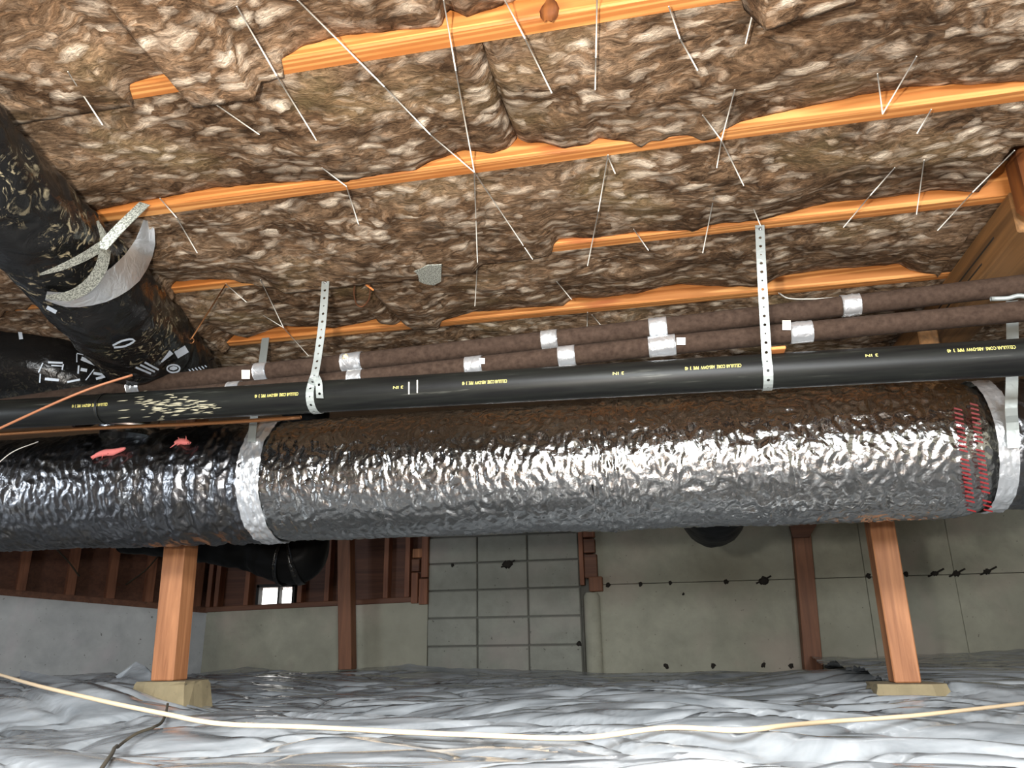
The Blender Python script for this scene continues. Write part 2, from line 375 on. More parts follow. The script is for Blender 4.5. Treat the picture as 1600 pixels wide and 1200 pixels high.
# pilaster and old timber between blocks and poured wall
xp0, xp1 = Xw(914, 980), Xw(940, 980)
th = np.linspace(0, np.pi, 9)
cx = (xp0+xp1)/2; rp = (xp1-xp0)/2
prof = [(cx-rp*math.cos(t), YW-0.01-0.05*math.sin(t)) for t in th]
V = []; zt = Zw(925, 926)
for k, z in enumerate((-0.05, zt-0.03, zt)):
    q = 1.0 if k < 2 else 0.75
    V += [(cx+(x-cx)*q, YW+(y-YW)*q, z) for x, y in prof]
Fc = grid_faces(3, 9) + [tuple(18+i for i in range(9))]
add('pilaster', V, [tuple(q) for q in Fc], M['conc'], wb, True)
add('board', *box(Xw(906, 880), Xw(913, 880), YW-0.05, YW+.03, Zw(908, 915), 1.24, 0.003), M['stud'], wb)
for (a, c, y0, y1, mm) in ((914, 932, 842, 815, 'stud'), (914, 932, 866, 843, 'plate'), (914, 934, 905, 867, 'plate'), (920, 941, 926, 902, 'post_dark')):
    add('timber_block', *box(Xw(a, 880), Xw(c, 880), YW-0.06-rr.uniform(0, .02), YW+0.05, Zw(920, y0)+.004, Zw(920, y1), 0.006), M[mm], wb)
add('timber_block', *box(Xw(914, 820), Xw(932, 820), YW-0.06, YW+.05, Zw(920, 814), 1.24, .005), M['stud'], wb)
# snapped form ties along the pour line
def lump(p, r, sq, seed):
    V = []; ns, nr = 8, 5; q = random.Random(seed)
    for i in range(nr):
        a = math.pi*(i+0.5)/nr
        for j in range(ns):
            t = 2*math.pi*j/ns; k = r*q.uniform(0.65, 1.3)
            V.append((p[0]+k*math.sin(a)*math.cos(t)*sq[0], p[1]+k*math.sin(a)*math.sin(t)*sq[1], p[2]+k*math.cos(a)*sq[2]))
    return V, grid_faces(nr, ns, True)+[tuple(reversed(range(ns))), tuple(range((nr-1)*ns, nr*ns))]
ties = [(950, 914, 1), (1001, 913, 1), (1047, 911, .8), (1135, 909, 1), (1192, 907, 1.7), (1357, 900, 1), (1416, 897, 1), (1461, 896, 1.2), (1494, 896, 1.3),
        (1543, 893, 1.2), (1041, 1041, 1), (1114, 1040, 1), (1193, 1039, 1), (1236, 1040, 1), (1068, 928, .6), (793, 882, 1.7), (707, 883, .8), (905, 1006, 1)]
for i, (x, y, s) in enumerate(ties):
    p = aY(x, y, YW-0.004)
    if s > 1.1:
        add('form_tie', *join(lump(p, 0.018*s, (1.2, .6, .9), i), wire([p, p+np.array([.06, -.01, .03])], 0.006), wire([p, p+np.array([-.05, -.01, -.02])], 0.006)), M['tie'], wb, True)
    else: add('form_tie', *lump(p, 0.018*s, (1, .6, 1), i), M['tie'], wb, True)
# pony wall on the far low wall
def zlow(X): return Zw(318, 957) + (Zw(665, 940)-Zw(318, 957))*(X-Xw(318, 1000))/(Xw(665, 1000)-Xw(318, 1000))
x0, x1 = Xw(318, 940), Xw(668, 900)
zm = Zw(490, 948)
def slant(Vf, fn): return [(x, y, fn(x, z)) for x, y, z in Vf[0]], Vf[1]
add('sill_plate', *slant(box(x0, x1-.0, YW-0.01, YW+0.1, 0, 0.04, 0.003), lambda x, z: zlow(x)+z+.001), M['plate'], wb)
win = (Xw(402, 930), Xw(454, 930), Zw(430, 945), Zw(430, 917))
for (a, c, z0, z1) in ((x0, win[0], .55, 1.45), (win[1], x1, .55, 1.45), (win[0], win[1], win[3], 1.45), (win[0], win[1], .5, win[2])):
    if c > a and z1 > z0: add('sheathing', *box(a, c, YW+0.085, YW+0.10, z0-.02, z1), M['sheath'], wb)
for px in (330, 342, 388, 470, 512, 603, 636):
    xx = Xw(px, 890); add('stud', *box(xx-.02, xx+.02, YW+0.0, YW+0.085, zlow(xx)+.042, 1.45, 0.002), M['stud'], wb)
for (a, c, y0, y1, mm) in ((657, 670, 945, 905, 'stud'), (645, 655, 943, 895, 'stud'), (645, 657, 893, 874, 'plate'), (646, 661, 872, 858, 'post'), (660, 670, 903, 832, 'stud')):
    add('timber_block', *box(Xw(a, 880), Xw(c, 880), YW-0.03, YW+0.03, Zw(650, y0), Zw(650, y1), .004), M[mm], wb)
w1 = struct(add('window_1', *join(box(win[0]-.02, win[1]+.02, YW+.02, YW+.1, win[3], win[3]+.025), box(win[0]-.02, win[1]+.02, YW+.02, YW+.1, win[2]-.025, win[2]),
     box(win[0]-.025, win[0], YW+.02, YW+.1, win[2]-.02, win[3]+.02), box(win[1], win[1]+.025, YW+.02, YW+.1, win[2]-.02, win[3]+.02)), M['frame']))
xm = Xw(432, 930)
add('mullion', *box(xm-.008, xm+.008, YW+.03, YW+.1, win[2], win[3]), M['frame'], w1)
for (a, c) in ((win[0], xm-.008), (xm+.008, win[1])):
    add('pane', *box(a, c, YW+.085, YW+.09, win[2], win[3]), M['pane'], w1)

# ---- left wall, set back at an angle, also low concrete with framing above
cA = np.array([Xw(318, 1000), YW]); pB = aY(0, 930, 4.95); cB = pB[:2]
dirv = cB-cA; Lw = np.linalg.norm(dirv); dirv /= Lw; nrm = np.array([dirv[1], -dirv[0]])
if np.dot(nrm, -cA) < 0: nrm = -nrm
zA, zB = Zw(318, 958), pB[2]
def onleft(s, off, z): p = cA+dirv*s+nrm*off; return (p[0], p[1], z)
def lbox(s0, s1, o0, o1, z0, z1, top=False):
    V = [onleft(s, o, z) for s in (s0, s1) for o in (o0, o1) for z in (z0, z1)]
    return V, [(0, 1, 3, 2), (4, 6, 7, 5), (0, 4, 5, 1), (2, 3, 7, 6), (0, 2, 6, 4), (1, 5, 7, 3)]
def ztop(s): return zA+(zB-zA)*s/Lw
Lx = Lw+1.6
V, Fc = lbox(-.3, Lx, -0.2, 0, -0.05, 1); V = [(x, y, z if z < 0 else ztop(-.3 if i < 4 else Lx)) for i, (x, y, z) in enumerate(V)]
wl = struct(add('wall_left', V, Fc, M['conc_left']))
V, Fc = lbox(0, Lx, -0.1, 0.006, 0, .045); V = [(x, y, z+ztop(0 if i < 4 else Lx)) for i, (x, y, z) in enumerate(V)]
add('sill_plate', V, Fc, M['plate'], wl)
add('sheathing', *lbox(-.3, Lx, -0.1, -0.085, zA-.1, 1.455), M['sheath'], wl)
def sleft(px, py=880):                         # distance along the left wall of a pixel
    d = ray(px, py); A = np.array([[d[0], -dirv[0]], [d[1], -dirv[1]]]); t, s = np.linalg.solve(A, cA); return s
for px in (315, 292, 240, 180, 117, 40, -30):
    s = sleft(px); add('stud', *lbox(s-.03, s+.03, -0.085, 0.0, ztop(s)+.046, 1.45), M['stud'], wl)
# two old wires hanging on the framing
tag(add('hanging_wire', *wire([onleft(sleft(88, 860), .02, Zw(88, 862, 5.3)), onleft(sleft(105, 885), .03, Zw(105, 882, 5.4)), onleft(sleft(122, 905), .02, Zw(122, 904, 5.5))], 0.006), M['dark'], None, True),
    'thin dark wire slanting on the left wall framing, nearer the left edge', 'wire')
tag(add('hanging_wire', *wire([onleft(sleft(248, 865), .02, Zw(248, 868, 5.8)), onleft(sleft(225, 895), .03, Zw(225, 893, 5.75)), onleft(sleft(195, 915), .02, Zw(195, 916, 5.7))], 0.006), M['dark'], None, True),
    'frayed dark wire on the framing just left of the left front post', 'wire')
# right side and the wall behind the photographer with its access opening
struct(add('wall_right', *box(3.0, 3.15, -2.5, 6.3, -0.05, 1.455), M['conc']))
struct(add('wall_front', *join(box(-6.5, 0.25, -2.4, -2.25, -0.05, 1.455), box(1.85, 3.0, -2.4, -2.25, -0.05, 1.455),
                               box(0.25, 1.85, -2.4, -2.25, -0.05, 0.18), box(0.25, 1.85, -2.4, -2.25, 1.02, 1.455)), M['conc']))

# ================================================================== JOISTS AND BATTS
JY = [0.695, 1.113, 1.510, 1.930, 2.372, 2.785, 3.20]                       # far face of each joist
up = {1: [(180, 162), (188, 140), (230, 122), (275, 112), (279, 148), (383, 134), (390, 108), (430, 100), (470, 75), (530, 58), (600, 50), (690, 42), (700, 15), (730, 28), (800, 5), (840, -15), (1140, -40), (1200, 20), (1350, -25)],
      2: [(100, 345), (155, 328), (200, 318), (260, 308), (330, 295), (400, 288), (480, 283), (540, 283), (650, 265), (680, 250), (725, 235), (770, 240), (820, 225), (850, 224), (880, 233), (920, 226), (935, 217), (1000, 223), (1060, 212), (1120, 208), (1160, 190), (1250, 170), (1350, 148), (1420, 136), (1520, 132), (1600, 128), (1750, 110)],
      3: [(-10, 484), (60, 474), (255, 463), (275, 440), (330, 436), (420, 441), (435, 450), (735, 417), (747, 404), (820, 395), (860, 388), (875, 372), (930, 372), (1000, 362), (1080, 360), (1120, 350), (1190, 345), (1250, 328), (1300, 315), (1380, 310), (1470, 297), (1500, 300), (1550, 303)],
      4: [(340, 548), (367, 523), (387, 529), (445, 507), (475, 510), (522, 513), (563, 505), (598, 495), (601, 506), (644, 510), (677, 508), (708, 496), (742, 487), (779, 486), (823, 481), (880, 479), (894, 466), (935, 466), (1002, 458), (1053, 444), (1104, 447), (1188, 449), (1222, 431), (1272, 424), (1306, 420), (1335, 419), (1405, 412), (1422, 423), (1468, 430)],
      5: [(880, 555), (1080, 540), (1110, 530), (1180, 525), (1230, 515), (1320, 506), (1412, 494)]}
jl = ['', 'nearest orange joist, across the top of the photo, with a dark red knot',
      'second joist, an unbroken orange band from the black duct to the right edge',
      'third joist from the camera, the one both perforated straps hang from',
      'fourth joist from the camera, orange edge just above the brown foam pipes',
      'farthest visible joist, glimpsed between the brown foam pipes and black pipe', '']
XL, XR = -3.0, 1.7
prof = {}
for k in range(7):
    Yf = JY[k]; Yn = Yf-0.04
    if k in up:
        q = np.array([aY(x, y, Yn) for x, y in up[k]]); o = np.argsort(q[:, 0]); prof[k] = (q[o, 0], q[o, 2]-HB)
    if k == 0 or k == 6: continue
    jo = tag(add('floor_joist', *box(XL, XR, Yn, Yf, HB, 1.455, 0.003), M['joist']), jl[k], 'joist')
    if k == 1:                                   # knot on the joist face
        p = aY(856, 16, Yn); V, Fc = lump(p, 0.017, (1.0, .35, 1.3), 4)
        kn = add('knot', V, Fc, M['girder_end'], jo, True); kn['label'] = 'dark red knot'
def batt(k, xa, xb, label):
    """wool between joist k-1 and joist k, from xa to xb"""
    Y0 = JY[k-1]+0.001; nu = int((xb-xa)/0.0075)+2; nv = 50
    X = np.linspace(xa, xb, nu)
    if k in prof: s = np.interp(X, prof[k][0], prof[k][1], left=-0.012, right=-0.012)
    else: s = np.full(nu, 0.01)
    s = s + 0.004*gn(X*28, X*0+k, 5)
    # towards a cut end the wool rounds up a little
    over = np.clip(-s/0.008, 0, 1)*0.042
    Y1 = JY[k]-0.041 + over
    v = np.linspace(0, 1, nv)
    Xg = np.repeat(X[:, None], nv, 1); Yg = Y0+(Y1[:, None]-Y0)*v[None]
    vs_ = v*v*(3-2*v)
    bul = 0.016+0.022*gn(X*2.1, X*0+k*3.3, 9)
    z = HB+0.004*(1-vs_)[None] + s[:, None]*(v**2.2)[None] - np.clip(bul, 0, .05)[:, None]*(4*v*(1-v))[None]
    wx = Xg+0.05*gn(Xg*5, Yg*6, 21); wy = Yg+0.05*gn(Xg*5, Yg*6, 22)
    t = 0.016*fbm(wx*5, wy*7, 1+k, 2, 0.45) + 0.003*(np.abs(gn(wx*12, wy*18, 40+k))*2-0.5) + 0.0035*gn(wx*36, wy*44, 60)
    fade = np.clip(v*9, 0, 1)*np.clip((1-v)*7+0.12, 0, 1)
    z = z - t*fade[None]
    e = np.minimum(Xg-xa, xb-Xg); z = z+0.02*np.clip(1-e/0.03, 0, 1)**2*(np.abs(Xg) < 1.5)
    z = np.where(Xg > 0.84, np.maximum(z, HB+0.004), z) if k >= 3 else z
    if k == 3: z = np.where((Xg > 0.80) & (Yg > 1.66), np.maximum(z, HB+0.095*np.clip((Yg-1.66)/0.08, 0, 1)*np.clip((Xg-.80)/.05, 0, 1)), z)
    Vt = np.stack([Xg, Yg, z], -1).reshape(-1, 3); Fc = [tuple(reversed(q)) for q in grid_faces(nu, nv)]
    n = len(Vt)
    top = np.array([(X[i], y, 1.44) for i in range(nu) for y in (Y0, JY[k]-0.041)])
    Fc = [tuple(reversed(q)) for q in Fc]
    Fc = [tuple(q) for q in Fc]
    for i in range(nu-1):
        a = n+2*i; Fc.append((i*nv, a, a+2, (i+1)*nv)); Fc.append((i*nv+nv-1, (i+1)*nv+nv-1, a+3, a+1)); Fc.append((a, a+1, a+3, a+2))
    Fc.append(tuple(range(nv))+(n+1, n)); Fc.append(tuple(reversed([(nu-1)*nv+j for j in range(nv)]))+(n+2*nu-2, n+2*nu-1))
    o = add('insulation_batt', np.concatenate([Vt, top]), Fc, M['wool'], None, True)
    return tag(o, label, 'insulation')
xc1 = aZ(782, 165, HB)[0]; xc3 = aZ(602, 480, HB)[0]; xc2 = aZ(925, 330, HB)[0]
batt(1, XL, XR, 'brown glass wool batt nearest the camera, above the knotted first joist')
batt(2, XL, xc1-.001, 'brightly lit brown batt between first and second joists, left of the seam')
batt(2, xc1+.001, XR, 'brown batt between first and second joists, right of the seam')
batt(3, XL, XR, 'long brown batt between the second joist and the strap-bearing third joist')
batt(4, XL, xc3-.001, 'brown batt behind the left perforated strap, with the rusty wire loop on it')
batt(4, xc3+.001, XR, 'brown batt between third and fourth joists sagging beside the grey tape scrap')
batt(5, XL, XR, 'dark brown batt just above the brown foam pipes, behind the fourth joist')
batt(6, XL, XR, 'farthest brown batt, mostly hidden above the foil duct')

# girder at the right
gx = 0.866
g = empty('girder', (gx+.1, 1.9, 1.13)); tag(g, 'rough wooden girder under the joists at the right edge', 'beam')
add('beam', *box(gx, gx+0.14, 1.875, 6.0, 1.135, HB-.001, 0.004), M['girder'], g)
add('end_block', *box(gx-0.004, gx+0.16, 1.77, 1.872, 1.155, 1.325, 0.02), M['girder_end'], g)['label'] = 'dark orange end block'
add('knot', *lump(np.array([gx+.05, 1.77, 1.24]), 0.02, (1.2, .2, 1), 12), M['tie'], g, True)
for (z, y0, y1) in ((1.185, 2.0, 3.4), (1.16, 2.1, 5.0)):
    add('split', *box(gx-0.0015, gx+.004, y0, y1, z, z+.004), M['tie'], g)
# lower plank seen below the pipes
add('side_plank', *box(gx-0.06, gx-.002, 2.5, 5.5, 1.06, 1.19, .004), M['girder'], g)

# ================================================================== POSTS AND PIERS
def post(name, px_b, px_t, D, wd, m, label, topz=1.13, Y=None):
    b = aD(*px_b, D) if Y is None else aY(*px_b, Y); t = aD(*px_t, D) if Y is None else aY(*px_t, Y)
    t = aY(px_t[0], px_t[1], b[1]); k = (topz-b[2])/(t[2]-b[2]); lean = (t[0]-b[0])*k
    V, Fc = box(-wd/2, wd/2, -wd/2, wd/2, 0, 1, 0.0)
    V, Fc = box(b[0]-wd/2, b[0]+wd/2, b[1]-wd/2, b[1]+wd/2, b[2], topz, 0.004)
    V = [(x+lean*(z-b[2])/(topz-b[2]), y, z) for x, y, z in V]
    return tag(add(name, V, Fc, m), label, 'post'), b
def pier(b, r0_, r1_, z0, z1, label, seed):
    q = random.Random(seed); ns = 14; V = []
    for (r, z) in ((r0_, z0), (r1_*1.05, z1-.012), (r1_, z1)):
        for j in range(ns):
            t = 2*math.pi*(j+.5)/ns; k = 1/max(abs(math.cos(t)), abs(math.sin(t)))**0.8*q.uniform(.94, 1.05)
            V.append((b[0]+r*k*math.cos(t), b[1]+r*k*math.sin(t), z))
    return tag(add('concrete_pier', V, grid_faces(3, ns, True)+[tuple(reversed(range(ns))), tuple(range(2*ns, 3*ns))], M['pier']), label, 'pier')
p1, b1 = post('support_post', (264, 1063), (283, 855), 2.92, 0.093, M['post'], 'front wooden post at left standing on a half-buried concrete pier')
pier((b1[0]+.02, b1[1]+.0), 0.125, 0.10, -0.05, b1[2]-.001, 'rough concrete pier half buried in plastic under the left front post', 1)
p2, b2 = post('support_post', (1414, 1066), (1372, 808), 2.80, 0.089, M['post'], 'front wooden post at right leaning above the exposed concrete pier')
pier((b2[0]+.0, b2[1]), 0.15, 0.115, -0.03, b2[2]-.001, 'tan concrete pier with sloping sides under the right front post', 2)
post('support_post', (543, 1046), (541, 850), 0, 0.105, M['post_dark'], 'dark wooden post at the far wall between the vent window and the blocks', 1.24, 5.85)
p3, b3 = post('support_post', (1270, 1048), (1252, 842), 0, 0.12, M['post_dark'], 'dark wooden post at the far concrete wall with a gusset plate on top', 1.0, 6.02)
gz = aY(1254, 840, 5.95); k_ = 5.9/1220
V = [(gz[0]+dx*k_, 5.93+dy, gz[2]+dz*k_) for dy in (0, .03) for dx, dz in ((-14, 0), (9, 0), (38, 40), (-20, 40))]
gs = add('gusset_plate', V, [(0, 1, 2, 3), (7, 6, 5, 4), (0, 4, 5, 1), (1, 5, 6, 2), (2, 6, 7, 3), (3, 7, 4, 0)], M['plate'], p3); gs['label'] = 'dark trapezoid gusset'

# ================================================================== PLASTIC SHEETS
def sheet(name, x0, x1, y0, y1, base, edge, label, seed, nx, ny, amp=1.0, holes=(), mounds=()):
    X = np.linspace(x0, x1, nx); t = np.linspace(0, 1, ny); Yv = y0+(y1-y0)*t
    Xg, Yg = np.meshgrid(X, Yv, indexing='ij')
    def crumple(x, y, sd):                      # faceted: random heights on a warped triangle lattice
        x = x+0.35*gn(x*.9, y*.9, sd+50); y = y+0.35*gn(x*.9, y*.9, sd+51)+0.3*x*0.4
        xi = np.floor(x).astype(int); yi = np.floor(y).astype(int); xf = x-xi; yf = y-yi
        hh = lambda a, b: (_perm[(_perm[(a+sd*31) & 511]+b) & 511]/511.0-0.5)
        A, B, C_, Dd = hh(xi, yi), hh(xi+1, yi), hh(xi, yi+1), hh(xi+1, yi+1)
        return np.where(xf+yf < 1, A+(B-A)*xf+(C_-A)*yf, Dd+(C_-Dd)*(1-xf)+(B-Dd)*(1-yf))
    if isinstance(base, tuple): base = base[0]+(base[1]-base[0])*np.clip((Yg-y0)/1.0, 0, 1)
    z = base + amp*(0.095*crumple(Xg*1.0, Yg*3.0, seed) + 0.060*crumple(Xg*1.7+5, Yg*7.0, seed+1) + 0.022*crumple(Xg*3.6, Yg*15, seed+2)
                    + 0.010*gn(Xg*1.1, Yg*1.3, seed+7))
    wx = Xg+0.3*gn(Xg*1.2, Yg*1.2, seed+3); wy = Yg+0.14*gn(Xg*1.4, Yg*2.0, seed+4)+0.05*Xg
    for fx, fy, am, wd in ((0.5, 3.2, .030, .035), (1.0, 6.5, .020, .04), (2.0, 12, .010, .05)):
        g_ = gn(wx*fx, wy*fy, seed+int(fy*7)); z = z - amp*am*np.exp(-(g_/wd)**2)
    for (mx, my, mr, mh) in mounds: z = z + mh*np.exp(-(((Xg-mx)/mr)**2+((Yg-my)/(mr*.8))**2))
    if edge is not None:
        e = np.interp(X, *edge)
        s = np.clip((Yg-(y1-0.5))/0.5, 0, 1); z = z*(1-s**3) + (e[:, None]+0.01*gn(Xg*9, Yg*3, seed+9))*s**3
    for (hx, hy, hr, hz) in holes:
        d = np.sqrt((Xg-hx)**2+(Yg-hy)**2); q = np.clip(1-(d-hr)/0.22, 0, 1)
        z = np.where(d < hr, np.minimum(z, hz-0.02-.03*(1-d/hr)), z) + np.where(d >= hr, 0.0, 0)
    V = np.stack([Xg, Yg, z], -1).reshape(-1, 3)
    keep = ((V[:, 0]-cA[0])*nrm[0]+(V[:, 1]-cA[1])*nrm[1]) > 0.01
    idx = np.cumsum(keep)-1; gf = [tuple(int(idx[i]) for i in q) for q in grid_faces(nx, ny) if all(keep[i] for i in q)]
    o = add(name, V[keep], gf, M['poly'], None, True)
    return tag(o, label, 'plastic sheet'), (X, Yv, z)
topA = [(-60, 1052), (0, 1050), (20, 1048), (90, 1060), (180, 1056), (215, 1040), (245, 1056), (325, 1050), (385, 1042), (480, 1052), (640, 1038), (700, 1044), (890, 1048), (940, 1053), (1050, 1056), (1160, 1053), (1268, 1047), (1300, 1047), (1600, 1047)]
eA = np.array([aY(x, y, 6.02) for x, y in topA]); eA = (eA[:, 0], eA[:, 2])
sA, gA = sheet('vapor_barrier', -5.6, 2.9, 0.9, 6.04, 0.0, eA, 'crumpled silver-grey plastic sheet covering the crawl space ground', 11, 420, 420, 1.0,
               ((b2[0], b2[1], .13, b2[2]-.04),), ((b1[0]-.14, b1[1]-.16, .40, .105), (b2[0]+.05, b2[1]-.16, .30, .035), (-3.6, 4.6, 1.2, .03)))
topB = [(1268, 1025), (1340, 1028), (1440, 1022), (1520, 1020), (1600, 1014), (1750, 1012)]
eB = np.array([aY(x, y, 5.9) for x, y in topB]); eB = (eB[:, 0], eB[:, 2])
sheet('vapor_barrier', float(eB[0][0]), 2.95, 3.5, 5.92, (0.0, 0.075), eB, 'second plastic sheet lapped over at far right, turned up against the wall', 31, 120, 200, .55)
# free-standing turned-up flaps at the left
def flap(pxs, Y, thick, label, dark=0):
    P = [aY(x, y, Y+dy) for x, y, dy in pxs]
    n = len(P)//2; V = []
    for i in range(n):
        A, B = P[i], P[n+i]
        for s in np.linspace(0, 1, 7):
            q = A*(1-s)+B*s; q = q+np.array([0, 0.03*math.sin(s*3.1)*(-1)**i, 0.006*math.sin(7*s+i)]); V.append(q)
    V = np.array(V); m_ = len(V)
    V2 = V+np.array([0, thick, 0]); f = grid_faces(n, 7); f2 = [tuple(reversed([i+m_ for i in q])) for q in f]
    return tag(add('plastic_flap', np.concatenate([V, V2]), f+f2, M['poly'], None, True), label, 'plastic sheet')
flap([(16, 1066, .0), (60, 1074, -.05), (110, 1076, -.1), (30, 1048, .1), (70, 1056, .05), (112, 1064, .05)], 3.6, .004, 'pale plastic fold turned up at the far left edge')
flap([(172, 1064, 0), (205, 1070, -.1), (228, 1074, -.15), (248, 1062, -.2), (180, 1058, .05), (212, 1036, .1), (226, 1042, 0), (246, 1058, -.05)], 3.1, .004, 'pale peaked plastic fold beside the foot of the left front post')
def zsheet(X, Y, w_=4):
    i = int(np.clip(np.searchsorted(gA[0], X), 1, len(gA[0])-1)); j = int(np.clip(np.searchsorted(gA[1], Y), 1, len(gA[1])-1))
    return gA[2][max(0, i-w_):i+w_, max(0, j-w_):j+w_].max()
def onfloor(x, y, lift):
    z = 0.02
    for _ in range(6):
        p = aZ(x, y, z); z = 0.5*z+0.5*(zsheet(p[0], p[1])+lift)
        if z > 0.19: z = 0.1
    return p

# ================================================================== PIPES
PY, PR = 1.93, 0.0445
pa, pb = aY(0, 648, PY), aY(1600, 558, PY)
dv = (pb-pa)/np.linalg.norm(pb-pa)
pipeP = np.array([pa-dv*0.6, pb+dv*0.6])
pipe = tag(add('drain_pipe', *tube(np.linspace(pipeP[0], pipeP[1], 30), PR, 40), M['abs'], None, True), 'long black plastic drain pipe with yellow print, held by two perforated straps', 'pipe')
# coupling seam line at the left
sx = hit(147, 640, pipeP, PR); sx = pa+dv*np.dot(sx-pa, dv)
add('coupling', *tube(np.array([sx, sx+dv*0.008]), PR+0.002, 40), M['abs'], pipe, True)
ax_, ay_, az_ = dv, np.array([0, -1.0, 0]), np.cross(dv, np.array([0, -1.0, 0]))
if az_[2] < 0: az_ = -az_
def print_on_pipe(px, py, text, size, mm, flip=True, wid=None):
    cu = bpy.data.curves.new('print', 'FONT'); cu.body = text; cu.size = 1.0; cu.align_x = 'CENTER'; cu.align_y = 'CENTER'
    ob = bpy.data.objects.new('tmp', cu); sc.collection.objects.link(ob)
    dg = bpy.context.evaluated_depsgraph_get(); me = bpy.data.meshes.new_from_object(ob.evaluated_get(dg))
    bpy.data.objects.remove(ob); V = np.array([v.co for v in me.vertices]); fs = [tuple(p.vertices) for p in me.polygons]
    w_ = V[:, 0].max()-V[:, 0].min()
    c = hit(px, py, pipeP, PR); u0_ = np.dot(c-pa, dv); rad = c-(pa+dv*u0_); th0 = math.atan2(np.dot(rad, az_), np.dot(rad, -np.array([0, 1.0, 0])*-1*-1))
    sxx = (wid/w_ if wid else size); sg = -1 if flip else 1
    out = []
    for x, y, _ in V:
        u = u0_+sg*x*sxx; t = th0+sg*y*size/PR
        out.append(pa+dv*u+(PR+0.0006)*(math.cos(t)*np.array([0, -1.0, 0])+math.sin(t)*az_))
    o = add('print', out, fs, mm, pipe); bpy.data.meshes.remove(me); return o
for (px, py, wd) in ((140, 633, .118), (432, 617, .13), (757, 597, .12), (1114, 573, .135), (1533, 545, .145)):
    print_on_pipe(px, py, 'CELLULAR CORE  ABS-DWV  PIPE  3  40', 0.0125, M['yellow'], True, wd)
for (px, py) in ((622, 605), (966, 583), (1362, 555)):
    print_on_pipe(px, py, '3 IN', 0.011, M['yellow'], True, .028)
for (px, y0, y1) in ((639, 597, 616), (652, 594, 614)):               # two chalk marks
    P = [hit(px, y, pipeP, PR, .0006) for y in np.linspace(y0, y1, 6)]
    add('chalk_mark', *ribbon(P, [dv*.0016]*6, .0006), M['tag'], pipe)
# pale dust smears on the pipe's upper left part
q9 = random.Random(5)
V9 = []; F9 = []
for k in range(110):
    px = q9.gauss(275, 38); py = q9.gauss(636, 8)
    if not 190 < px < 345: continue
    a = q9.uniform(2.5, 11); c = q9.uniform(.3, .8); b0 = len(V9)
    for dx, dy in ((-a, a*.10), (-a*.2, -c), (a, -a*.12), (a*.3, c)): V9.append(hit(px+dx, py+dy, pipeP, PR, .0005))
    F9.append((b0, b0+1, b0+2, b0+3))
sm9 = add('dust_smear', V9, F9, mat('dust', 0.95, 0, (0.36, 0.33, 0.23))[0], pipe); sm9['kind'] = 'stuff'; sm9['label'] = 'pale dust smear'
# foam sleeved pipes
fr = 0.0265
def foampipe(pts, Y, label):
    q = [aY(x, y, Yq) for (x, y), Yq in zip(pts, Y)]
    e0 = q[0]-(q[1]-q[0])*0.3; e1 = q[-1]+(q[-1]-q[-2])*0.5
    P = spline(np.array([e0]+q+[e1]), 60)
    return tag(add('foam_sleeve_pipe', *tube(P, fr, 24), M['foam'], None, True), label, 'pipe'), P
upl, upP = foampipe([(0, 636), (250, 599), (540, 567), (1030, 512), (1600, 445)], [2.045, 2.04, 2.03, 2.014, 2.01], 'upper of the two brown foam-sleeved pipes above the black pipe')
lol, loP = foampipe([(0, 648), (250, 622), (540, 594), (1030, 541), (1600, 486)], [2.0]*5, 'lower of the two brown foam-sleeved pipes, just above the black pipe')
for P in (upP,):
    for (y0) in (0.5,):
        pass
def wrap(par, P, px, py, wpx, crumple=0):
    c = hit(px, py, P, fr); i = np.argmin(((P-c)**2).sum(1)); i = min(max(i, 1), len(P)-2)
    t = (P[i+1]-P[i-1]); t /= np.linalg.norm(t); D = np.dot(c-CAM, fw); hw = wpx*D/F/2; cc = P[i]+t*np.dot(c-P[i], t)
    q = np.array([cc+t*s for s in np.linspace(-hw, hw, 9)])
    dfn = (lambda s, th: 0.0022+0.0035*crumple*gn(s*160, th*2.3, int(px))+.0008*gn(s*300, th*5, 2))
    return add('foil_tape', *tube(q, fr, 28, True, dfn), M['tape'], par, True)
for (px, py, wd, cr) in ((404, 583, 22, .2), (547, 571, 34, .8), (858, 536, 26, .8), (1028, 512, 28, .8), (1331, 468, 28, 1.2), (205, 601, 22, 1.4)):
    wrap(upl, upP, px, py, wd, cr)
for (px, py, wd, cr) in ((361, 604, 22, .3), (552, 584, 24, .6), (738, 569, 28, .5), (884, 552, 27, .4), (1034, 535, 42, .8), (1252, 507, 34, .5), (30, 636, 18, 1)):
    wrap(lol, loP, px, py, wd, cr)
def tagpatch(par, P, px, py, wpx, hpx, mm='tag', nm='tape_tail'):
    A = [[hit(px+dx*wpx/2, py+dy*hpx/2, P, fr, .003) for dx in (-1, 0, 1)] for dy in (-1, -.3, .3, 1)]
    V = np.array(A).reshape(-1, 3); off = -ray(px, py)/np.linalg.norm(ray(px, py))*.002
    f = grid_faces(4, 3); n = len(V)
    return add(nm, np.concatenate([V, V+off]), f+[tuple(reversed([i+n for i in q])) for q in f], M[mm], par)
tagpatch(upl, upP, 384, 585, 13, 14); tagpatch(lol, loP, 1229, 508, 13, 15); tagpatch(lol, loP, 1064, 533, 14, 11); tagpatch(lol, loP, 753, 564, 9, 9)
add('foam_blob', *lump(hit(540, 558, upP, fr), .010, (1, 1, .9), 3), M['cream'], upl, True)['label'] = 'cream sealant blob'
# thin copper line behind the black pipe
cp = [aY(-40, 681, 2.03), aY(150, 669, 2.03), aY(330, 661, 2.03), aY(470, 652, 2.03)]
tag(add('copper_line', *tube(spline(cp, 20), .006, 8), M['copper'], None, True), 'thin dull copper line along the lower edge of the black pipe, at left', 'pipe')

